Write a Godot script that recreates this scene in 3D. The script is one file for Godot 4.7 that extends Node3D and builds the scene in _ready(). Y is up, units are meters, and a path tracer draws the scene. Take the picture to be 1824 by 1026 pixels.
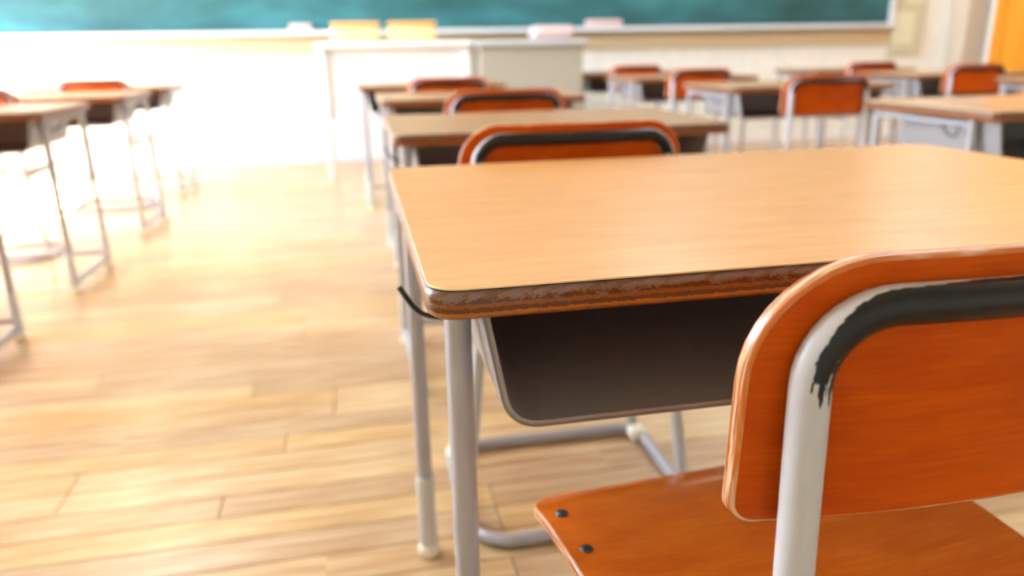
extends Node3D

# ---------------------------------------------------------------- mesh building
# A mesh collects indexed vertices; normals are area weighted, so broad faces stay flat and rounded edges stay smooth.
class Shape:
	var p := PackedVector3Array()
	var uv := PackedVector2Array()
	var faces := [PackedInt32Array(), PackedInt32Array()]
	func v(at: Vector3, t := Vector2.ZERO) -> int:
		p.append(at); uv.append(t)
		return p.size() - 1
	func tri(a: int, b: int, c: int, s := 0) -> void:      # counter-clockwise seen from outside; stored clockwise for Godot
		faces[s].append(a); faces[s].append(c); faces[s].append(b)
	func quad(a: int, b: int, c: int, d: int, s := 0) -> void:
		tri(a, b, c, s); tri(a, c, d, s)
	func mesh() -> ArrayMesh:
		var key := {}
		var link := PackedInt32Array()
		for i in p.size():
			var k := Vector3i((p[i] * 20000.0).round())
			if not key.has(k): key[k] = key.size()
			link.append(key[k])
		var sums := PackedVector3Array()
		sums.resize(key.size())
		for f in faces:
			for i in range(0, f.size(), 3):
				var n := (p[f[i + 2]] - p[f[i]]).cross(p[f[i + 1]] - p[f[i]])
				for k in 3: sums[link[f[i + k]]] += n
		var m := ArrayMesh.new()
		var nor := PackedVector3Array()
		for i in p.size(): nor.append(sums[link[i]].normalized())
		for f in faces:
			if f.is_empty(): continue
			var a := []
			a.resize(Mesh.ARRAY_MAX)
			a[Mesh.ARRAY_VERTEX] = p; a[Mesh.ARRAY_NORMAL] = nor; a[Mesh.ARRAY_TEX_UV] = uv; a[Mesh.ARRAY_INDEX] = f
			m.add_surface_from_arrays(Mesh.PRIMITIVE_TRIANGLES, a)
		return m

# a box with flat bevels all round
func slab(size: Vector3, bevel := 0.004, at := Vector3.ZERO, s: Shape = null) -> Shape:
	var own := s if s else Shape.new()
	var h := size / 2.0
	var b := minf(bevel, minf(h.x, minf(h.y, h.z)) * 0.9)
	var idx := {}
	for sx in [-1, 1]:
		for sy in [-1, 1]:
			for sz in [-1, 1]:
				for ax in 3:
					var q := Vector3(sx * (h.x - b), sy * (h.y - b), sz * (h.z - b))
					q[ax] = [sx, sy, sz][ax] * h[ax]
					idx[[sx, sy, sz, ax]] = own.v(at + q, Vector2(q.x + q.y * 0.3, q.z + q.y * 0.7))
	for ax in 3:
		var u: int = (ax + 1) % 3
		var w: int = (ax + 2) % 3
		for sg in [-1, 1]:
			var c := []
			for k in [[-1, -1], [1, -1], [1, 1], [-1, 1]]:
				var e := [0, 0, 0, ax]
				e[ax] = sg; e[u] = k[0]; e[w] = k[1]
				c.append(idx[e])
			if sg > 0: own.quad(c[0], c[1], c[2], c[3])
			else: own.quad(c[3], c[2], c[1], c[0])
		# bevel strips along axis ax, between faces u and w
		for su in [-1, 1]:
			for sw in [-1, 1]:
				var e0 := [0, 0, 0, u]; var e1 := [0, 0, 0, u]; var e2 := [0, 0, 0, w]; var e3 := [0, 0, 0, w]
				for e in [e0, e1, e2, e3]:
					e[u] = su; e[w] = sw
				e0[ax] = -1; e1[ax] = 1; e2[ax] = 1; e3[ax] = -1
				if su * sw > 0: own.quad(idx[e0], idx[e3], idx[e2], idx[e1])
				else: own.quad(idx[e0], idx[e1], idx[e2], idx[e3])
	for sx in [-1, 1]:
		for sy in [-1, 1]:
			for sz in [-1, 1]:
				var a: int = idx[[sx, sy, sz, 0]]; var c: int = idx[[sx, sy, sz, 1]]; var d: int = idx[[sx, sy, sz, 2]]
				if sx * sy * sz > 0: own.tri(a, c, d)
				else: own.tri(a, d, c)
	return own

# a round bar swept along points; closed loops or capped ends; uv = (share of the length, share of the way round)
func tube(path: PackedVector3Array, radius: float, sides := 14, closed := false, s: Shape = null, start_side := Vector3.UP) -> Shape:
	var own := s if s else Shape.new()
	var n := path.size()
	var rings := []
	var total := 0.0
	for i in n - 1: total += path[i].distance_to(path[i + 1])
	var run := 0.0
	var side := start_side
	var count := n + 1 if closed else n
	for i in count:
		var j := i % n
		var a := path[(j - 1 + n) % n] if closed or j > 0 else path[j]
		var b := path[(j + 1) % n] if closed or j < n - 1 else path[j]
		var t := (b - a).normalized()
		side = side - t * side.dot(t)
		if side.length() < 0.01: side = t.cross(Vector3(0.3, 0.5, 0.8))
		side = side.normalized()
		var up := t.cross(side)
		if i > 0: run += path[j].distance_to(path[i - 1])
		var ring := []
		for k in sides + 1:
			var g := TAU * k / sides
			ring.append(own.v(path[j] + (side * cos(g) + up * sin(g)) * radius, Vector2(run / maxf(total, 0.001), float(k) / sides)))
		rings.append(ring)
	for i in count - 1:
		for k in sides: own.quad(rings[i][k], rings[i][k + 1], rings[i + 1][k + 1], rings[i + 1][k])
	if not closed:
		for e in [0, count - 1]:
			var c := own.v(path[e])
			for k in sides:
				if e == 0: own.tri(c, rings[e][k + 1], rings[e][k])
				else: own.tri(c, rings[e][k], rings[e][k + 1])
	return own

# a turned profile (radius, height) about the y axis
func lathe(profile: Array, sides := 16, at := Vector3.ZERO) -> Shape:
	var own := Shape.new()
	var rings := []
	for q in profile:
		var ring := []
		for k in sides + 1:
			var g := TAU * k / sides
			ring.append(own.v(at + Vector3(cos(g) * q[0], q[1], -sin(g) * q[0]), Vector2(float(k) / sides, q[1])))
		rings.append(ring)
	for i in rings.size() - 1:
		for k in sides: own.quad(rings[i][k], rings[i][k + 1], rings[i + 1][k + 1], rings[i + 1][k])
	return own

# rounded polyline through corner points, each with a radius
func bent(points: Array, radii: Array, steps := 8, closed := false) -> PackedVector3Array:
	var out := PackedVector3Array()
	var n := points.size()
	for i in n:
		var q: Vector3 = points[i]
		var r: float = radii[i]
		if r <= 0.0 or (not closed and (i == 0 or i == n - 1)):
			out.append(q)
			continue
		var a: Vector3 = (points[(i - 1 + n) % n] - q).normalized()
		var b: Vector3 = (points[(i + 1) % n] - q).normalized()
		var half := acos(clampf(a.dot(b), -1, 1)) / 2.0
		var d := r / tan(half)
		var c := q + (a + b).normalized() * (r / sin(half))
		var from := q + a * d - c
		var to := q + b * d - c
		for k in steps + 1: out.append(c + from.slerp(to, float(k) / steps))
	return out

# outline of a rounded rectangle, counter-clockwise, with a radius for each corner (right-top, left-top, left-bottom, right-bottom)
func rounded(w: float, h: float, radii: Array, inset: float, steps: int) -> PackedVector2Array:
	var out := PackedVector2Array()
	var sg := [Vector2(1, 1), Vector2(-1, 1), Vector2(-1, -1), Vector2(1, -1)]
	for k in 4:
		var r: float = radii[k]
		var c := Vector2(sg[k].x * (w / 2 - r), sg[k].y * (h / 2 - r))
		var rr := maxf(r - inset, 0.0004)
		for i in steps + 1:
			var g := PI / 2 * (k + float(i) / steps)
			out.append(c + Vector2(cos(g), sin(g)) * rr)
	var dense := PackedVector2Array()     # the straight sides get points too, so that a plate can bend
	for i in out.size():
		var a := out[i]
		var b := out[(i + 1) % out.size()]
		dense.append(a)
		if i % (steps + 1) == steps:
			for k in range(1, 10): dense.append(a.lerp(b, k / 10.0))
	return dense

# a plate in the xy plane, thickness along z, edge rounded to `edge`, every point passed through `warp`; surface 0 the two faces, surface 1 the edge
func plate(w: float, h: float, radii: Array, thick: float, edge: float, warp: Callable, steps := 8) -> Shape:
	var own := Shape.new()
	var prof := []                         # (inset, z)
	for k in 5:
		var g := PI / 2 * k / 4.0
		prof.append([edge * (1 - sin(g)), thick / 2 - edge * (1 - cos(g))])
	for k in 5:
		var g := PI / 2 * k / 4.0
		prof.append([edge * (1 - cos(g)), -thick / 2 + edge * (1 - sin(g))])
	var prev := []
	var n := 0
	for q in prof.size():
		var o := rounded(w, h, radii, prof[q][0], steps)
		n = o.size()
		var run := 0.0
		var ring := []
		for i in n + 1:
			if i > 0: run += o[i % n].distance_to(o[i - 1])
			var z: float = prof[q][1]
			ring.append(own.v(warp.call(Vector3(o[i % n].x, o[i % n].y, z)), Vector2(run, (thick / 2 - z) / thick)))
		if q > 0:
			for i in n: own.quad(prev[i], ring[i], ring[i + 1], prev[i + 1], 1)
		prev = ring
	for sgn in [1, -1]:
		var o := rounded(w, h, radii, edge, steps)
		var last := []
		for f in [0.0, 0.15, 0.3, 0.45, 0.6, 0.72, 0.82, 0.9, 0.96, 1.0]:
			var ring := []
			for i in n:
				var at: Vector2 = o[i] * f
				ring.append(own.v(warp.call(Vector3(at.x, at.y, sgn * thick / 2)), at))
			if last:
				for i in n:
					var j := (i + 1) % n
					if sgn > 0: own.quad(last[i], ring[i], ring[j], last[j])
					else: own.quad(last[j], ring[j], ring[i], last[i])
			last = ring
	return own

# ---------------------------------------------------------------- nodes
var taken := {}
func numbered(called: String) -> String:
	taken[called] = taken.get(called, -1) + 1
	return called if taken[called] == 0 else "%s_%03d" % [called, taken[called]]

func part(called: String, m: Mesh, mats: Array, parent: Node, at := Vector3.ZERO) -> MeshInstance3D:
	var o := MeshInstance3D.new()
	o.name = called
	o.mesh = m
	for i in mini(mats.size(), m.get_surface_count()): o.set_surface_override_material(i, mats[i])
	o.position = at
	parent.add_child(o, true)
	return o

func base(called: String, at := Vector3.ZERO, turn := 0.0) -> Node3D:
	var o := Node3D.new()
	o.name = numbered(called)
	add_child(o)
	o.position = at
	o.rotation.y = turn
	return o

func tag(o: Node, label: String, category: String, group := "") -> Node:
	o.set_meta("label", label)
	o.set_meta("category", category)
	if group: o.set_meta("group", group)
	return o

func single(called: String, m: Mesh, mats: Array, at: Vector3, label: String, category: String, group := "") -> MeshInstance3D:
	var o := part(numbered(called), m, mats, self, at)
	tag(o, label, category, group)
	return o

func structure(called: String, m: Mesh, mats: Array, at := Vector3.ZERO) -> MeshInstance3D:
	var o := part(called, m, mats, self, at)
	o.set_meta("kind", "structure")
	return o

func copy(o: Node3D, at: Vector3, turn: float, label: String) -> Node3D:
	var c: Node3D = o.duplicate()
	c.name = numbered(String(o.name).trim_suffix("_001"))
	add_child(c)
	c.position = at
	c.rotation.y = turn
	c.set_meta("label", label)
	return c

# ---------------------------------------------------------------- materials
func paint(c: Color, rough := 0.5, metal := 0.0) -> StandardMaterial3D:
	var m := StandardMaterial3D.new()
	m.albedo_color = c
	m.roughness = rough
	m.metallic = metal
	return m

func picture(w: int, h: int, f: Callable) -> ImageTexture:
	var im := Image.create(w, h, false, Image.FORMAT_RGB8)
	for y in h:
		for x in w: im.set_pixel(x, y, f.call(x, y))
	return ImageTexture.create_from_image(im)

func noise(seed_: int, freq: float, octaves := 3) -> FastNoiseLite:
	var n := FastNoiseLite.new()
	n.seed = seed_
	n.frequency = freq
	n.fractal_octaves = octaves
	return n

var M := {}
func materials() -> void:
	# laminate of the desk tops: pale tan with fine grain along x
	var g1 := noise(3, 0.02); var g2 := noise(4, 0.12)
	var grain := picture(512, 512, func(x, y):
		var a: float = g1.get_noise_2d(x * 0.25, y * 2.4) * 0.5 + g2.get_noise_2d(x * 0.12, y * 3.0) * 0.5
		return Color(0.80, 0.565, 0.335).lerp(Color(0.90, 0.69, 0.45), clampf(0.55 + a * 0.5, 0, 1)))
	var m := paint(Color.WHITE, 0.27)
	m.metallic_specular = 0.62
	m.albedo_texture = grain
	m.uv1_scale = Vector3(1.6, 1.6, 1)
	M.laminate = m
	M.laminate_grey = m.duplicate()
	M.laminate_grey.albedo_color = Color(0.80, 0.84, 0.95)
	# plywood edge of the desk tops: brown layers under worn grey-purple varnish along the upper rim
	var w1 := noise(7, 0.012, 4); var w2 := noise(8, 0.05, 3); var w3 := noise(9, 0.2, 2)
	var layer_tone := [Color(0.40, 0.30, 0.25), Color(0.45, 0.25, 0.09), Color(0.33, 0.17, 0.06), Color(0.52, 0.29, 0.09), Color(0.36, 0.18, 0.06), Color(0.66, 0.40, 0.13), Color(0.48, 0.25, 0.08)]
	var ply := picture(1024, 96, func(x, y):
		var t: float = (y / 96.0) * 6.99 + w2.get_noise_2d(x, y * 0.6) * 0.35
		var c: Color = layer_tone[clampi(int(t), 0, 6)]
		var worn: float = w1.get_noise_2d(x * 1.6, y * 2.0) * 0.8 + w2.get_noise_2d(x * 2.0, y * 3.0) * 0.5 + 0.42 - absf(y / 96.0 - 0.2) * 2.2
		if worn > 0.0: c = c.lerp(Color(0.50, 0.41, 0.39), clampf(worn * 3.0, 0, 0.85))
		if y < 5: c = Color(0.12, 0.07, 0.05)
		return c.lerp(Color(0.72, 0.47, 0.24), clampf(w3.get_noise_2d(x * 0.5, y * 2.0) * 0.6 - 0.05, 0, 1)))
	m = paint(Color.WHITE, 0.3)
	m.albedo_texture = ply
	m.uv1_scale = Vector3(2.6, 1, 1)
	M.desk_edge = m
	M.desk_core = paint(Color(0.45, 0.26, 0.12), 0.6)
	M.laminate_rim = paint(Color(0.95, 0.86, 0.66), 0.4)
	# varnished orange-brown plywood of the chairs
	var o1 := noise(12, 0.015, 4); var o2 := noise(13, 0.1, 3)
	var orange := picture(512, 512, func(x, y):
		var a: float = o1.get_noise_2d(x * 0.5, y * 1.5) * 0.6 + o2.get_noise_2d(x * 0.15, y * 2.5) * 0.4
		return Color(0.70, 0.255, 0.0).lerp(Color(0.80, 0.345, 0.0), clampf(0.5 + a * 0.9, 0, 1)))
	m = paint(Color.WHITE, 0.42)
	m.albedo_texture = orange
	m.uv1_scale = Vector3(2.2, 2.2, 1)
	m.metallic_specular = 0.25
	M.chair_back = m
	m = m.duplicate()
	var pale := picture(512, 512, func(x, y):
		var a: float = o1.get_noise_2d(x * 0.5 + 300, y * 1.5) * 0.6 + o2.get_noise_2d(x * 0.15 + 70, y * 2.5) * 0.4
		return Color(0.80, 0.35, 0.02).lerp(Color(0.88, 0.46, 0.07), clampf(0.5 + a * 0.9, 0, 1)))
	m.albedo_texture = pale
	m.roughness = 0.14
	m.metallic_specular = 0.6
	m.clearcoat_enabled = true
	m.clearcoat = 0.6
	m.clearcoat_roughness = 0.08
	M.chair_seat = m
	var e1 := noise(15, 0.03, 3)
	var edge_tone := [Color(0.78, 0.42, 0.14), Color(0.55, 0.25, 0.07), Color(0.85, 0.55, 0.27), Color(0.60, 0.29, 0.09), Color(0.82, 0.48, 0.2)]
	var chair_edge := picture(512, 64, func(x, y):
		var c: Color = edge_tone[clampi(int(y / 64.0 * 5.0 + e1.get_noise_2d(x, y) * 0.5), 0, 4)]
		return c.lerp(Color(0.84, 0.76, 0.68), clampf(e1.get_noise_2d(x * 0.4 + 90, y * 2.0) * 1.6 + 0.12, 0, 0.9)))
	m = paint(Color.WHITE, 0.3)
	m.albedo_texture = chair_edge
	m.uv1_scale = Vector3(3, 1, 1)
	M.chair_edge = m
	# grey painted steel
	M.steel = paint(Color(0.655, 0.65, 0.665), 0.24)
	M.steel.metallic_specular = 0.7
	M.sleeve = paint(Color(0.78, 0.78, 0.76), 0.3)
	M.cap = paint(Color(0.93, 0.90, 0.80), 0.45)
	M.tray = paint(Color(0.60, 0.585, 0.58), 0.3)
	M.black_wire = paint(Color(0.05, 0.05, 0.05), 0.35)
	M.bolt = paint(Color(0.32, 0.33, 0.34), 0.35, 0.8)
	# back tube of the chairs: grey paint with a ragged black coat over its top bend
	var b1 := noise(21, 0.035, 4); var b2 := noise(22, 0.12, 3)
	var coat := picture(1024, 128, func(x, y):
		var along: float = absf(x / 1024.0 - 0.5)
		var around_: float = y / 128.0               # 0 = outer and upper side of the bend, 0.5 = inner and lower side
		var turned := around_ if around_ < 0.5 else around_ - 1.0      # 0.25 = towards the back of the room
		var ragged: float = b1.get_noise_2d(x, y * 0.7) * 0.05 + b2.get_noise_2d(x * 2.0, y) * 0.015
		var facing := -0.03 + clampf((along - 0.05) * 3.0, 0.0, 0.3)
		var black: bool = along + b1.get_noise_2d(y * 3.0, 40.0) * 0.012 + ragged * 0.2 < 0.112 and turned + ragged > facing and turned + ragged * 1.5 < 0.44
		return Color(0.04, 0.03, 0.032) if black else Color(0.76, 0.76, 0.765))
	m = paint(Color.WHITE, 0.3)
	m.albedo_texture = coat
	m.metallic_specular = 0.45
	m.texture_repeat = false
	M.coat = m
	# floor boards, four tones
	var f1 := noise(31, 0.02, 4); var f2 := noise(32, 0.1, 3)
	var board := picture(512, 256, func(x, y):
		var a: float = f1.get_noise_2d(x * 0.35, y * 2.0) * 0.6 + f2.get_noise_2d(x * 0.1, y * 2.0) * 0.4
		return Color(0.84, 0.76, 0.66).lerp(Color(1, 1, 1), clampf(0.55 + a * 1.2, 0, 1)))
	M.boards = []
	for c in [Color(0.82, 0.71, 0.55), Color(0.84, 0.74, 0.58), Color(0.79, 0.69, 0.56), Color(0.83, 0.71, 0.52), Color(0.86, 0.76, 0.60), Color(0.78, 0.67, 0.53), Color(0.84, 0.73, 0.54), Color(0.81, 0.71, 0.59)]:
		m = paint(c, 0.3)
		m.albedo_texture = board
		m.uv1_scale = Vector3(0.8, 3.0, 1)
		M.boards.append(m)
	M.subfloor = paint(Color(0.30, 0.20, 0.12), 0.8)
	# plaster and paint of the room
	var p1 := noise(41, 0.03, 4)
	var plaster := picture(256, 256, func(x, y): return Color(1, 1, 1) * (0.97 + p1.get_noise_2d(x, y) * 0.03))
	for k in [["wall", Color(0.93, 0.93, 0.90)], ["ceiling", Color(0.92, 0.92, 0.90)], ["pillar", Color(0.79, 0.73, 0.65)], ["white_wall", Color(0.93, 0.92, 0.88)]]:
		m = paint(k[1], 0.85)
		m.albedo_texture = plaster
		m.uv1_triplanar = true
		M[k[0]] = m
	# blackboard: green with old chalk haze in broad wiped patches
	var k1 := noise(51, 0.006, 4); var k2 := noise(52, 0.03, 3)
	var chalk := picture(512, 128, func(x, y):
		var a: float = clampf(0.42 + k1.get_noise_2d(x, y * 2.0) * 0.9 + k2.get_noise_2d(x, y * 1.5) * 0.35, 0, 1)
		return Color(0.04, 0.25, 0.26).lerp(Color(0.18, 0.44, 0.46), a))
	m = paint(Color.WHITE, 0.6)
	m.albedo_texture = chalk
	M.board = m
	M.alloy = paint(Color(0.84, 0.87, 0.90), 0.4)
	M.tan_wood = paint(Color(0.72, 0.58, 0.38), 0.6)
	M.pale_trim = paint(Color(0.83, 0.76, 0.62), 0.6)
	M.grey_panel = paint(Color(0.66, 0.64, 0.58), 0.5)
	M.grey_top = paint(Color(0.70, 0.71, 0.72), 0.4)
	M.white_paint = paint(Color(0.92, 0.92, 0.92), 0.45)
	M.pale_wood = paint(Color(0.95, 0.82, 0.58), 0.5)
	M.pale_lid = paint(Color(0.93, 0.68, 0.38), 0.5)
	M.pink_card = paint(Color(0.80, 0.70, 0.68), 0.7)
	M.paper = paint(Color(0.86, 0.87, 0.76), 0.8)
	M.panel = paint(Color(0.78, 0.77, 0.66), 0.8)
	M.cloth = paint(Color(0.84, 0.54, 0.06), 0.8)
	M.window_frame = paint(Color(0.80, 0.80, 0.80), 0.4, 0.3)
	var tube_glow := paint(Color(1, 1, 1), 0.5)
	tube_glow.emission_enabled = true
	tube_glow.emission = Color(0.95, 0.98, 1.0)
	tube_glow.emission_energy_multiplier = 6.0
	M.lamp = tube_glow

# ---------------------------------------------------------------- furniture
const DESK_H := 0.64
const BAR := 0.012

# a desk stands with the middle of its near edge over the origin and runs towards -z
func make_desk(w: float, d: float, label: String, group: String, rails: bool) -> Node3D:
	var t := base("school_desk")
	tag(t, label, "desk", group)
	var lay := Basis(Vector3.RIGHT, -PI / 2)                  # plate normal z becomes up
	var thick := 0.0245
	var core := plate(w, d, [0.025, 0.025, 0.025, 0.025], thick, 0.008, func(q): return lay * q + Vector3(0, DESK_H - 0.0012 - thick / 2, -d / 2), 6)
	var core_node := part("desktop", core.mesh(), [M.desk_core, M.desk_edge], t)
	core_node.set_meta("label", "brown plywood desktop with worn layered edge")
	var sheet := plate(w - 0.004, d - 0.004, [0.024, 0.024, 0.024, 0.024], 0.0016, 0.0004, func(q): return lay * q + Vector3(0, DESK_H - 0.0008, -d / 2), 6)
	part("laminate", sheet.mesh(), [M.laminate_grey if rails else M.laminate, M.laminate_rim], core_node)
	# book tray: a folded steel trough, open towards the sitter
	var top := DESK_H - 0.0262
	var half := w / 2 - 0.043
	var deep := 0.107
	var line := bent([Vector3(-half, top, 0), Vector3(-half + 0.020, top - deep, 0), Vector3(half - 0.020, top - deep, 0), Vector3(half, top, 0)], [0, 0.032, 0.032, 0], 8)
	var tray := Shape.new()
	var lining := Shape.new()
	var z0 := -0.03
	var z1 := -d + 0.14
	var off := PackedVector3Array()
	for i in line.size():
		var a := line[maxi(i - 1, 0)]
		var b := line[mini(i + 1, line.size() - 1)]
		var tn := (b - a).normalized()
		off.append(Vector3(-tn.y, tn.x, 0))
	for i in line.size() - 1:
		var o0 := line[i]; var o1 := line[i + 1]
		var n0 := line[i] + off[i] * 0.0055; var n1 := line[i + 1] + off[i + 1] * 0.0055
		var zf := Vector3(0, 0, z0); var zb := Vector3(0, 0, z1)
		tray.quad(tray.v(o0 + zf), tray.v(o0 + zb), tray.v(o1 + zb), tray.v(o1 + zf))                # outside
		tray.quad(tray.v(o0 + zf), tray.v(o1 + zf), tray.v(n1 + zf), tray.v(n0 + zf))                # rolled front lip
		lining.quad(lining.v(n0 + zf), lining.v(n1 + zf), lining.v(n1 + zb), lining.v(n0 + zb))      # inside
	var c0 := Vector3(0, top - deep / 2, z1)
	for i in line.size() - 1:                                                                        # back
		var n0 := line[i] + Vector3(0, 0, z1); var n1 := line[i + 1] + Vector3(0, 0, z1)
		tray.tri(tray.v(c0), tray.v(n1), tray.v(n0))
		lining.tri(lining.v(c0 + Vector3(0, 0, 0.003)), lining.v(n0 + Vector3(0, 0, 0.003)), lining.v(n1 + Vector3(0, 0, 0.003)))
	var lo := line[0] + Vector3(0, 0, z1); var hi := line[line.size() - 1] + Vector3(0, 0, z1)
	tray.tri(tray.v(c0), tray.v(lo), tray.v(hi))
	lining.tri(lining.v(c0 + Vector3(0, 0, 0.003)), lining.v(hi + Vector3(0, 0, 0.003)), lining.v(lo + Vector3(0, 0, 0.003)))
	var tray_node := part("book_tray", tray.mesh(), [M.tray], t)
	var lining_node := part("lining", lining.mesh(), [M.tray], tray_node)
	lining_node.set_meta("label", "grey steel inside of the book tray")
	# four posts with pale sleeves and white feet
	for sx in [-1, 1]:
		for k in 2:
			var at := Vector3(sx * (w / 2 - (0.034 if k == 0 else 0.026)), 0, -0.105 if k == 0 else -d + 0.052)
			var leg := part("leg", tube(PackedVector3Array([at + Vector3(0, 0.10, 0), at + Vector3(0, top, 0)]), BAR, 16).mesh(), [M.steel], t)
			part("sleeve", lathe([[0.0, 0.022], [0.0142, 0.022], [0.0145, 0.024], [0.0145, 0.146], [0.0138, 0.149], [0.0118, 0.149]], 16, at).mesh(), [M.sleeve], leg)
			part("foot_cap", lathe([[0.0, 0.0], [0.014, 0.0], [0.0175, 0.005], [0.0175, 0.016], [0.015, 0.023], [0.0, 0.024]], 16, at).mesh(), [M.cap], leg)
		# bracket that carries the top, and the bag hook on its outside
		var rail_y := top - 0.014
		part("side_rail", tube(PackedVector3Array([Vector3(sx * (w / 2 - 0.034), rail_y, -0.105), Vector3(sx * (w / 2 - 0.026), rail_y, -d + 0.052)]), 0.009, 12).mesh(), [M.steel], t)
		var hx: float = sx * (w / 2)
		var hz := -0.155
		part("bag_hook", tube(bent([Vector3(hx - sx * 0.036, top - 0.010, hz), Vector3(hx - sx * 0.034, top - 0.050, hz), Vector3(hx - sx * 0.004, top - 0.045, hz), Vector3(hx + sx * 0.013, top - 0.016, hz)], [0, 0.008, 0.03, 0], 6), 0.0026, 8).mesh(), [M.black_wire], t)
		if rails:
			part("floor_rail", tube(PackedVector3Array([Vector3(sx * (w / 2 - 0.034), 0.035, -0.105), Vector3(sx * (w / 2 - 0.026), 0.035, -d + 0.052)]), 0.0115, 12).mesh(), [M.steel], t)
	if rails:
		part("cross_bar", tube(PackedVector3Array([Vector3(-w / 2 + 0.026, 0.06, -d + 0.052), Vector3(w / 2 - 0.026, 0.06, -d + 0.052)]), 0.0115, 12).mesh(), [M.steel], t)
	return t

# a chair faces -z; its origin is on the floor under the middle of the seat
func make_chair(label: String, group: String) -> Node3D:
	var t := base("school_chair")
	tag(t, label, "chair", group)
	var bw := 0.376
	var bh := 0.152
	var bulge := func(x: float) -> float: return 0.024 * (1.0 - pow(x / 0.19, 2.0))
	var board := plate(bw, bh, [0.066, 0.066, 0.014, 0.014], 0.0105, 0.0025, func(q): return Vector3(q.x, q.y + 0.630, q.z + 0.138 + bulge.call(q.x) + (q.y - 0.0) * 0.05), 10)
	part("backrest", board.mesh(), [M.chair_back, M.chair_edge], t)
	# seat, slightly dished, front edge rolled down
	var lay := Basis(Vector3.RIGHT, -PI / 2)
	var seat := plate(0.398, 0.385, [0.035, 0.035, 0.045, 0.045], 0.0115, 0.003, func(q):
		var v: Vector3 = lay * q
		var dish: float = -0.011 * (1.0 - pow(q.x / 0.205, 2.0)) * (1.0 - pow((q.y + 0.02) / 0.21, 2.0))
		v.x *= 1.0 + 0.26 * q.y
		return v + Vector3(0, 0.376 + dish - maxf(0.0, q.y - 0.11) * maxf(0.0, q.y - 0.11) * 2.2, 0), 8)
	var seat_node := part("seat", seat.mesh(), [M.chair_seat, M.chair_edge], t)
	for sx in [-1, 1]:
		for z in [-0.130, -0.072, 0.11]:
			part("rivet", lathe([[0.0058, -0.004], [0.0058, 0.0006], [0.004, 0.0016], [0.0, 0.0019]], 12, Vector3(sx * (0.180 - 0.05 * z), 0.3803, z - 0.01)).mesh(), [M.bolt], seat_node)
	# back tube: up one rear leg, round the backrest and down the other
	var zb := 0.158
	var pts := bent([Vector3(-0.205, 0.012, 0.195), Vector3(-0.166, 0.36, 0.176), Vector3(-0.160, 0.682, zb), Vector3(0.160, 0.682, zb), Vector3(0.166, 0.36, 0.176), Vector3(0.205, 0.012, 0.195)], [0, 0.12, 0.042, 0.042, 0.12, 0], 10)
	var fine := PackedVector3Array()
	for i in pts.size() - 1:
		var k := maxi(1, int(pts[i].distance_to(pts[i + 1]) / 0.02))
		for j in k: fine.append(pts[i].lerp(pts[i + 1], float(j) / k))
	fine.append(pts[pts.size() - 1])
	for i in fine.size():
		var f := fine[i]
		if f.y > 0.5: f.z += (bulge.call(f.x) - bulge.call(0.160)) * clampf((f.y - 0.5) / 0.1, 0, 1)
		fine[i] = f
	part("back_tube", tube(fine, 0.0105, 24, false, null, Vector3.LEFT).mesh(), [M.coat], t)
	# floor ring, front legs, rails below the seat
	part("floor_ring", tube(bent([Vector3(-0.205, 0.0125, 0.275), Vector3(0.205, 0.0125, 0.275), Vector3(0.205, 0.0125, -0.06), Vector3(-0.205, 0.0125, -0.06)], [0.075, 0.075, 0.05, 0.05], 8, true), 0.0112, 14, true).mesh(), [M.steel], t)
	for sx in [-1, 1]:
		var leg := part("front_leg", tube(PackedVector3Array([Vector3(sx * 0.195, 0.014, -0.045), Vector3(sx * 0.165, 0.355, -0.125)]), 0.0105, 14).mesh(), [M.steel], t)
		part("foot_cap", slab(Vector3(0.034, 0.03, 0.04), 0.008, Vector3(sx * 0.196, 0.0155, -0.03)).mesh(), [M.cap], leg)
		part("seat_rail", tube(PackedVector3Array([Vector3(sx * 0.165, 0.356, -0.14), Vector3(sx * 0.163, 0.352, 0.176)]), 0.0095, 12).mesh(), [M.steel], t)
	part("seat_bar", tube(PackedVector3Array([Vector3(-0.165, 0.352, -0.12), Vector3(0.165, 0.352, -0.12)]), 0.009, 12).mesh(), [M.steel], t)
	return t

func ceiling_lamp(at: Vector3, label: String) -> void:
	var t := base("ceiling_lamp", at)
	tag(t, label, "ceiling lamp", "fluorescent lamps on the ceiling")
	part("housing", slab(Vector3(0.32, 0.05, 1.3), 0.01, Vector3(0, -0.025, 0)).mesh(), [M.white_paint], t)
	for x in [-0.075, 0.075]:
		part("lamp_diffuser", slab(Vector3(0.12, 0.03, 1.2), 0.012, Vector3(x, -0.064, 0)).mesh(), [M.lamp], t)
	var a := AreaLight3D.new()
	a.name = "lamp_glow"
	a.area_size = Vector2(0.2, 1.2)
	a.light_energy = LAMP_ENERGY
	a.light_color = Color(0.93, 0.97, 1.0)
	a.shadow_enabled = true
	a.area_range = 12.0
	a.position = Vector3(0, -0.095, 0)
	a.rotation.x = -PI / 2
	t.add_child(a)

# ---------------------------------------------------------------- the room
const LEFT := -3.3
const RIGHT := 5.28
const FRONT := -6.0
const BACK := 1.6
const TOP := 3.0
const LAMP_ENERGY := 0.7

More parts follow.
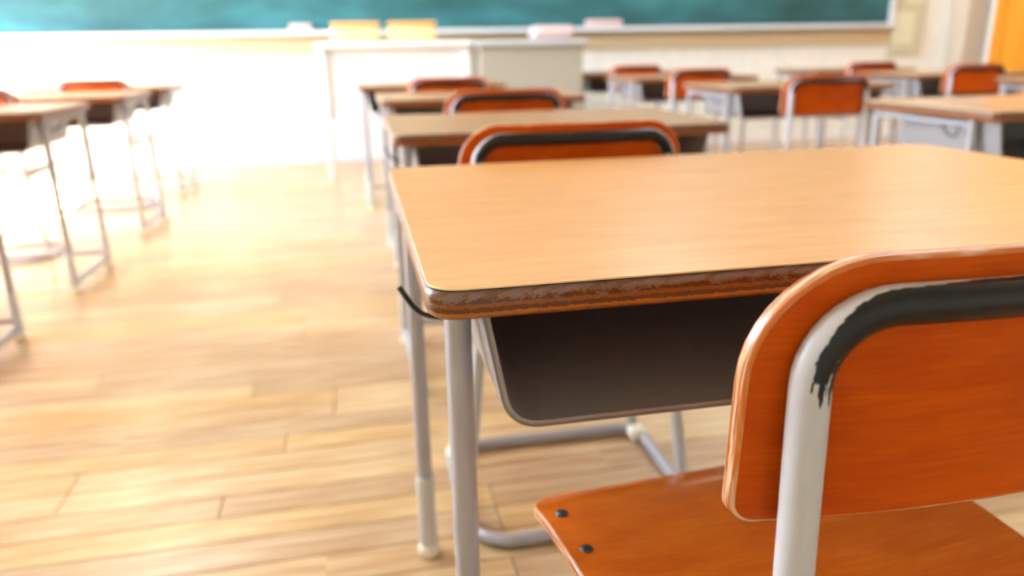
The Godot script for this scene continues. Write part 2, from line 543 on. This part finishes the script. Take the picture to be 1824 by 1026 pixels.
func _ready() -> void:
	# camera
	var cam := Camera3D.new()
	cam.name = "camera"
	var yaw := deg_to_rad(11.243); var pitch := deg_to_rad(17.475); var roll := deg_to_rad(-1.027)
	var fwd := Vector3(sin(yaw) * cos(pitch), -sin(pitch), -cos(yaw) * cos(pitch))
	var right := Vector3(cos(yaw), 0, sin(yaw))
	var up := right.cross(fwd)
	cam.transform = Transform3D(Basis(right * cos(roll) + up * sin(roll), up * cos(roll) - right * sin(roll), -fwd), Vector3(0, 0.8043, 0))
	var lens := CameraAttributesPhysical.new()
	lens.frustum_focal_length = 12.0 / (513.0 / 1350.0)
	lens.frustum_focus_distance = 0.48
	lens.exposure_aperture = 5.2
	lens.frustum_near = 0.05
	lens.frustum_far = 200.0
	cam.attributes = lens
	add_child(cam)
	cam.fov = rad_to_deg(2.0 * atan(513.0 / 1350.0))
	cam.current = true
	# sky, sun, exposure
	var env := Environment.new()
	env.background_mode = Environment.BG_SKY
	var sky := ProceduralSkyMaterial.new()
	sky.sky_top_color = Color(0.70, 0.82, 0.98)
	sky.sky_horizon_color = Color(0.90, 0.95, 1.0)
	sky.ground_horizon_color = Color(0.85, 0.83, 0.78)
	sky.ground_bottom_color = Color(0.62, 0.60, 0.54)
	sky.energy_multiplier = 13.5
	env.sky = Sky.new()
	env.sky.sky_material = sky
	env.tonemap_mode = Environment.TONE_MAPPER_LINEAR
	env.tonemap_exposure = 2.5
	env.sdfgi_enabled = true
	env.ssao_enabled = true
	env.ssil_enabled = true
	var we := WorldEnvironment.new()
	we.name = "world"
	we.environment = env
	add_child(we)
	var sun := DirectionalLight3D.new()
	sun.name = "sun"
	sun.light_energy = 14.0
	sun.light_color = Color(1.0, 0.98, 0.95)
	sun.light_angular_distance = 1.5
	sun.shadow_enabled = true
	sun.look_at_from_position(Vector3.ZERO, Vector3(0.50, -0.74, 0.06))
	add_child(sun)

	materials()
	room()
	front_of_class()
	desks_and_chairs()

func room() -> void:
	var w := RIGHT - LEFT
	var l := BACK - FRONT
	var cx := (LEFT + RIGHT) / 2
	var cz := (FRONT + BACK) / 2
	# floor: boards laid across the room
	var floor_node := structure("floor", slab(Vector3(w + 0.4, 0.1, l + 0.4), 0.002, Vector3(cx, -0.068, cz)).mesh(), [M.subfloor])
	var rng := RandomNumberGenerator.new()
	rng.seed = 5
	var wide := 0.075
	var shapes := {}
	var boards := []                                            # [x, z, length, tone]
	var z := FRONT + wide / 2
	while z < BACK:
		var x := LEFT
		var first := true
		while x < RIGHT - 0.01:
			var len := minf([1.5, 1.8, 2.1][rng.randi() % 3] if not first else [0.5, 0.9, 1.3, 1.7][rng.randi() % 4], RIGHT - x)
			if RIGHT - x - len < 0.35: len = RIGHT - x
			first = false
			boards.append([x + len / 2, z, len, rng.randi() % 8])
			x += len
		z += wide
	var near := func(q) -> float: return 99.0 if q[1] > -0.8 else maxf(0.0, absf(q[0] + 0.3) - q[2] / 2) + absf(q[1] + 1.0)
	boards.sort_custom(func(p, q): return near.call(p) < near.call(q))
	var rest := []
	for i in 8: rest.append(Shape.new())
	for i in boards.size():
		var q: Array = boards[i]
		if i < 300:
			var key := snappedf(q[2], 0.001)
			if not shapes.has(key): shapes[key] = slab(Vector3(q[2] - 0.0016, 0.018, wide - 0.0016), 0.0012).mesh()
			part("floor_board", shapes[key], [M.boards[q[3]]], floor_node, Vector3(q[0], -0.0092, q[1]))
		else:
			slab(Vector3(q[2] - 0.0016, 0.018, wide - 0.0016), 0.0012, Vector3(q[0], -0.0092, q[1]), rest[q[3]])
	var far := ArrayMesh.new()                                  # the boards beyond those 300, one surface for each tone
	for i in 8:
		far.add_surface_from_arrays(Mesh.PRIMITIVE_TRIANGLES, rest[i].mesh().surface_get_arrays(0))
	part("far_floor_boards", far, M.boards, floor_node).set_meta("kind", "stuff")
	# walls with thickness
	structure("ceiling", slab(Vector3(w + 0.4, 0.15, l + 0.4), 0.002, Vector3(cx, TOP + 0.075, cz)).mesh(), [M.ceiling])
	structure("wall_front", slab(Vector3(w + 0.4, TOP, 0.2), 0.002, Vector3(cx, TOP / 2, FRONT - 0.1)).mesh(), [M.wall])
	structure("wall_back", slab(Vector3(w + 0.4, TOP, 0.2), 0.002, Vector3(cx, TOP / 2, BACK + 0.1)).mesh(), [M.wall])
	structure("wall_right", slab(Vector3(0.2, TOP, l), 0.002, Vector3(RIGHT + 0.1, TOP / 2, cz)).mesh(), [M.wall])
	# left wall: sill, lintel and piers around four wide windows
	var sill := 0.85
	var head := 2.85
	var spans := [[-5.85, -4.2], [-4.05, -2.4]]
	var wl := slab(Vector3(0.2, sill, l), 0.002, Vector3(LEFT - 0.1, sill / 2, cz))
	slab(Vector3(0.2, TOP - head, l), 0.002, Vector3(LEFT - 0.1, (TOP + head) / 2, cz), wl)
	var prev := FRONT
	for s in spans + [[BACK, 0]]:
		slab(Vector3(0.2, head - sill, s[0] - prev), 0.002, Vector3(LEFT - 0.1, (head + sill) / 2, (s[0] + prev) / 2), wl)
		prev = s[1]
	structure("wall_left", wl.mesh(), [M.wall])
	for i in spans.size():
		var a: float = spans[i][0]
		var b: float = spans[i][1]
		var fr := slab(Vector3(0.06, 0.04, b - a), 0.003, Vector3(LEFT - 0.1, sill + 0.02, (a + b) / 2))
		slab(Vector3(0.06, 0.04, b - a), 0.003, Vector3(LEFT - 0.1, head - 0.02, (a + b) / 2), fr)
		for zz in [a + 0.02, (a + b) / 2, b - 0.02]:
			slab(Vector3(0.05, head - sill - 0.08, 0.04), 0.003, Vector3(LEFT - 0.1, (head + sill) / 2, zz), fr)
		structure("window_%d" % (i + 1), fr.mesh(), [M.window_frame])
	structure("baseboard_right", slab(Vector3(0.015, 0.09, l - 0.02), 0.003, Vector3(RIGHT - 0.008, 0.046, cz)).mesh(), [M.white_paint])
	structure("baseboard_left", slab(Vector3(0.015, 0.09, l - 0.02), 0.003, Vector3(LEFT + 0.008, 0.046, cz)).mesh(), [M.white_paint])
	structure("baseboard_front", slab(Vector3(w - 0.04, 0.09, 0.015), 0.003, Vector3(cx, 0.046, FRONT + 0.008)).mesh(), [M.white_paint])
	for x in [-1.3, 1.95, 4.0]:
		for zz in [-4.4, -2.2]:
			ceiling_lamp(Vector3(x, TOP, zz), "white twin ceiling lamp %s, %s the blackboard" % [{-1.3: "beside the windows", 1.95: "over the middle of the room", 4.0: "beside the ochre curtain"}[x], "closer to" if zz < -3 else "farther from"])

func front_of_class() -> void:
	# blackboard
	var t := base("blackboard", Vector3(0, 0, FRONT))
	tag(t, "long green blackboard with pale alloy tray along the front wall", "blackboard")
	var x0 := -2.9
	var x1 := 4.43
	var cx := (x0 + x1) / 2
	var surf := Shape.new()
	var nx := 24
	for i in nx:                                                # the writing surface, gently curved as school boards are
		var a := lerpf(x0, x1, float(i) / nx); var b := lerpf(x0, x1, float(i + 1) / nx)
		var za := 0.03 + 0.02 * pow(absf(a - cx) / 3.6, 2.0); var zb := 0.03 + 0.02 * pow(absf(b - cx) / 3.6, 2.0)
		surf.quad(surf.v(Vector3(a, 0.965, za), Vector2(float(i) / nx, 1)), surf.v(Vector3(b, 0.965, zb), Vector2(float(i + 1) / nx, 1)), surf.v(Vector3(b, 2.2, zb), Vector2(float(i + 1) / nx, 0)), surf.v(Vector3(a, 2.2, za), Vector2(float(i) / nx, 0)))
	part("writing_surface", surf.mesh(), [M.board], t)
	part("backing", slab(Vector3(x1 - x0, 1.26, 0.024), 0.002, Vector3(cx, 1.58, 0.014)).mesh(), [M.tan_wood], t)
	part("frame_side", slab(Vector3(0.05, 1.3, 0.06), 0.005, Vector3(x0 - 0.025, 1.58, 0.032)).mesh(), [M.alloy], t)
	part("frame_side", slab(Vector3(0.05, 1.3, 0.06), 0.005, Vector3(x1 + 0.025, 1.58, 0.032)).mesh(), [M.alloy], t)
	part("frame_top", slab(Vector3(x1 - x0, 0.05, 0.06), 0.005, Vector3(cx, 2.22, 0.032)).mesh(), [M.alloy], t)
	part("chalk_tray", slab(Vector3(x1 - x0 + 0.1, 0.03, 0.13), 0.006, Vector3(cx, 0.94, 0.067)).mesh(), [M.alloy], t)
	structure("trim_1", slab(Vector3(x1 - x0 + 0.1, 0.13, 0.02), 0.004, Vector3(cx, 0.855, FRONT + 0.011)).mesh(), [M.pale_trim])
	# things on the tray
	single("board_eraser", slab(Vector3(0.16, 0.05, 0.07), 0.012).mesh(), [M.pink_card], Vector3(-0.33, 0.9805, FRONT + 0.09), "small pinkish eraser on the blackboard tray beside pale wooden boxes", "eraser")
	single("chalk_box", slab(Vector3(0.28, 0.055, 0.08), 0.01).mesh(), [M.pink_card], Vector3(1.93, 0.983, FRONT + 0.09), "long pinkish chalk box on the blackboard tray beside the grey lectern", "box")
	# grey lectern
	var lec := base("lectern", Vector3(1.16, 0, -5.25))
	tag(lec, "grey panelled teacher's lectern with pale top before the blackboard", "lectern")
	part("front_panel", slab(Vector3(0.68, 0.78, 0.02), 0.004, Vector3(0, 0.43, 0.23)).mesh(), [M.grey_panel], lec)
	part("side_panel", slab(Vector3(0.02, 0.78, 0.44), 0.004, Vector3(-0.33, 0.43, 0)).mesh(), [M.grey_panel], lec)
	part("side_panel", slab(Vector3(0.02, 0.78, 0.44), 0.004, Vector3(0.33, 0.43, 0)).mesh(), [M.grey_panel], lec)
	part("shelf", slab(Vector3(0.63, 0.02, 0.42), 0.004, Vector3(0, 0.45, -0.01)).mesh(), [M.grey_panel], lec)
	part("plinth", slab(Vector3(0.66, 0.04, 0.42), 0.004, Vector3(0, 0.02, 0)).mesh(), [M.grey_panel], lec)
	part("lectern_top", slab(Vector3(0.74, 0.04, 0.54), 0.01, Vector3(0, 0.84, 0)).mesh(), [M.grey_top], lec)
	single("storage_box", slab(Vector3(0.27, 0.09, 0.2), 0.02).mesh(), [M.pink_card], Vector3(1.33, 0.9055, -5.2), "pale pinkish box lying on the grey lectern's top", "box")
	# white table with two pale boxes
	var tab := base("teacher_table", Vector3(0.28, 0, -5.3))
	tag(tab, "white teacher's table with panelled front beside the grey lectern", "table")
	part("tabletop", slab(Vector3(0.98, 0.035, 0.55), 0.01, Vector3(0, 0.845, 0)).mesh(), [M.white_paint], tab)
	part("front_panel", slab(Vector3(0.9, 0.42, 0.02), 0.004, Vector3(0, 0.61, 0.2)).mesh(), [M.white_paint], tab)
	for sx in [-1, 1]:
		for zz in [-0.22, 0.22]:
			part("leg", slab(Vector3(0.04, 0.828, 0.04), 0.006, Vector3(sx * 0.45, 0.414, zz)).mesh(), [M.white_paint], tab)
	for k in 2:
		var b := base("wooden_box", Vector3([0.045, 0.405][k], 0.863, -5.25))
		tag(b, ["pale wooden box on the white table, farther from the lectern", "pale wooden box on the white table, next to the lectern"][k], "box", "pale wooden boxes on the white table")
		part("body", slab(Vector3(0.30, 0.105, 0.2), 0.022, Vector3(0, 0.053, 0)).mesh(), [M.pale_wood], b)
		part("lid", slab(Vector3(0.31, 0.022, 0.21), 0.009, Vector3(0, 0.112, 0)).mesh(), [M.pale_lid], b)
	# notices right of the blackboard
	var nb := base("notice_board", Vector3(4.645, 0, FRONT))
	tag(nb, "greenish cream notice board on the wall right of the blackboard", "notice board")
	part("panel", slab(Vector3(0.33, 1.3, 0.02), 0.004, Vector3(0, 1.35, 0.0105)).mesh(), [M.panel], nb)
	for q in [[-0.06, 1.62, 0.18, 0.26], [0.05, 1.26, 0.2, 0.28], [-0.04, 0.92, 0.2, 0.26]]:
		part("paper_sheet", slab(Vector3(q[2], q[3], 0.002), 0.0005, Vector3(q[0], q[1], 0.022)).mesh(), [M.paper], nb)
	# pier in the right corner and the ochre curtain on the right wall
	structure("trim_2", slab(Vector3(0.22, TOP - 0.02, 0.2), 0.01, Vector3(RIGHT - 0.112, TOP / 2, FRONT + 0.102)).mesh(), [M.pillar])
	var cur := base("curtain", Vector3(RIGHT - 0.08, 0, -4.75))
	tag(cur, "ochre yellow curtain hanging in folds on the right wall", "curtain")
	var cloth := Shape.new()
	var cols := 120
	var rings := []
	for i in cols + 1:
		var f := float(i) / cols
		var zz := lerpf(-0.93, 2.6, f)
		var xx := sin(f * TAU * 15.0) * 0.032 + sin(f * TAU * 5.3 + 1.0) * 0.012
		var ring := []
		for yy in [2.55, 1.8, 1.1, 0.35]: ring.append(cloth.v(Vector3(xx * (0.6 + 0.4 * (2.55 - yy) / 2.2), yy, zz), Vector2(f, yy)))
		rings.append(ring)
	for i in cols:
		for j in 3: cloth.quad(rings[i][j], rings[i][j + 1], rings[i + 1][j + 1], rings[i + 1][j])
	part("cloth", cloth.mesh(), [M.cloth], cur)
	part("curtain_rail", tube(PackedVector3Array([Vector3(0, 2.57, -0.98), Vector3(0, 2.57, 2.7)]), 0.012, 10).mesh(), [M.alloy], cur)

func desks_and_chairs() -> void:
	var group_d := "school desks in rows"
	var group_c := "school chairs at the desks"
	make_desk(0.90, 0.622, "wide tan school desk with worn layered plywood edge and deep open tray", group_d, false).position = Vector3(0.4907, 0, -0.5174)
	var desk := make_desk(0.76, 0.52, "tan school desk directly ahead of the wide desk, chair behind it", group_d, true)
	desk.position = Vector3(0.452, 0, -1.60)
	var D := [
		[0.47, -2.78, "tan school desk, third in the row of the wide desk"],
		[0.40, -3.95, "tan school desk in the wide desk's row closest to the white table"],
		[1.90, -1.60, "tan school desk with pale tray side, first in the row right of the wide desk"],
		[1.90, -2.95, "tan school desk right of the wide desk's row, orange chair pushed against it"],
		[1.90, -4.10, "tan school desk right of the wide desk's row, third towards the blackboard"],
		[1.92, -5.15, "tan school desk right of the lectern, last before the blackboard"],
		[3.33, -2.65, "tan school desk beside the ochre curtain, farthest from the blackboard"],
		[3.33, -3.68, "tan school desk beside the ochre curtain, second from the blackboard"],
		[3.33, -4.62, "tan school desk in the row by the ochre curtain, closest to the blackboard"],
		[-1.385, -1.91, "tan school desk across the aisle, farthest from the blackboard"],
		[-1.37, -2.74, "tan school desk across the aisle, second in its row"],
		[-1.37, -3.70, "tan school desk across the aisle, third in its row"],
		[-1.40, -4.72, "tan school desk across the aisle, closest to the blackboard"],
	]
	for q in D: copy(desk, Vector3(q[0], 0, q[1]), 0.0, q[2])
	var chair := make_chair("orange plywood chair with worn black tube at the wide desk", group_c)
	chair.position = Vector3(0.361, 0, -0.480)
	chair.rotation.y = deg_to_rad(4.0)
	var C := [
		[0.345, -1.350, 0, "orange plywood chair between the wide desk and the desk ahead of it"],
		[0.45, -2.45, 0, "orange plywood chair at the third desk of the wide desk's row"],
		[0.42, -3.62, 0, "orange plywood chair at the wide desk's row's last desk, before the white table"],
		[1.80, -2.87, 0, "orange plywood chair right of the wide desk's row, its whole back in view"],
		[1.82, -4.05, 0, "orange plywood chair at the third desk right of the wide desk's row"],
		[1.86, -5.12, 0, "orange plywood chair at the desk right of the lectern"],
		[3.22, -3.72, 0, "orange plywood chair by the ochre curtain, farther from the blackboard"],
		[3.24, -4.60, 0, "orange plywood chair by the ochre curtain, closer to the blackboard"],
		[-1.45, -2.66, 0, "orange plywood chair across the aisle, at the second desk of its row"],
		[-1.50, -3.60, 0, "orange plywood chair across the aisle, at the third desk of its row"],
		[-1.35, -4.68, 0, "orange plywood chair across the aisle, at the desk closest to the blackboard"],
	]
	for q in C: copy(chair, Vector3(q[0], 0, q[1]), deg_to_rad(q[2]), q[3]).scale = Vector3(1, 0.98, 1)
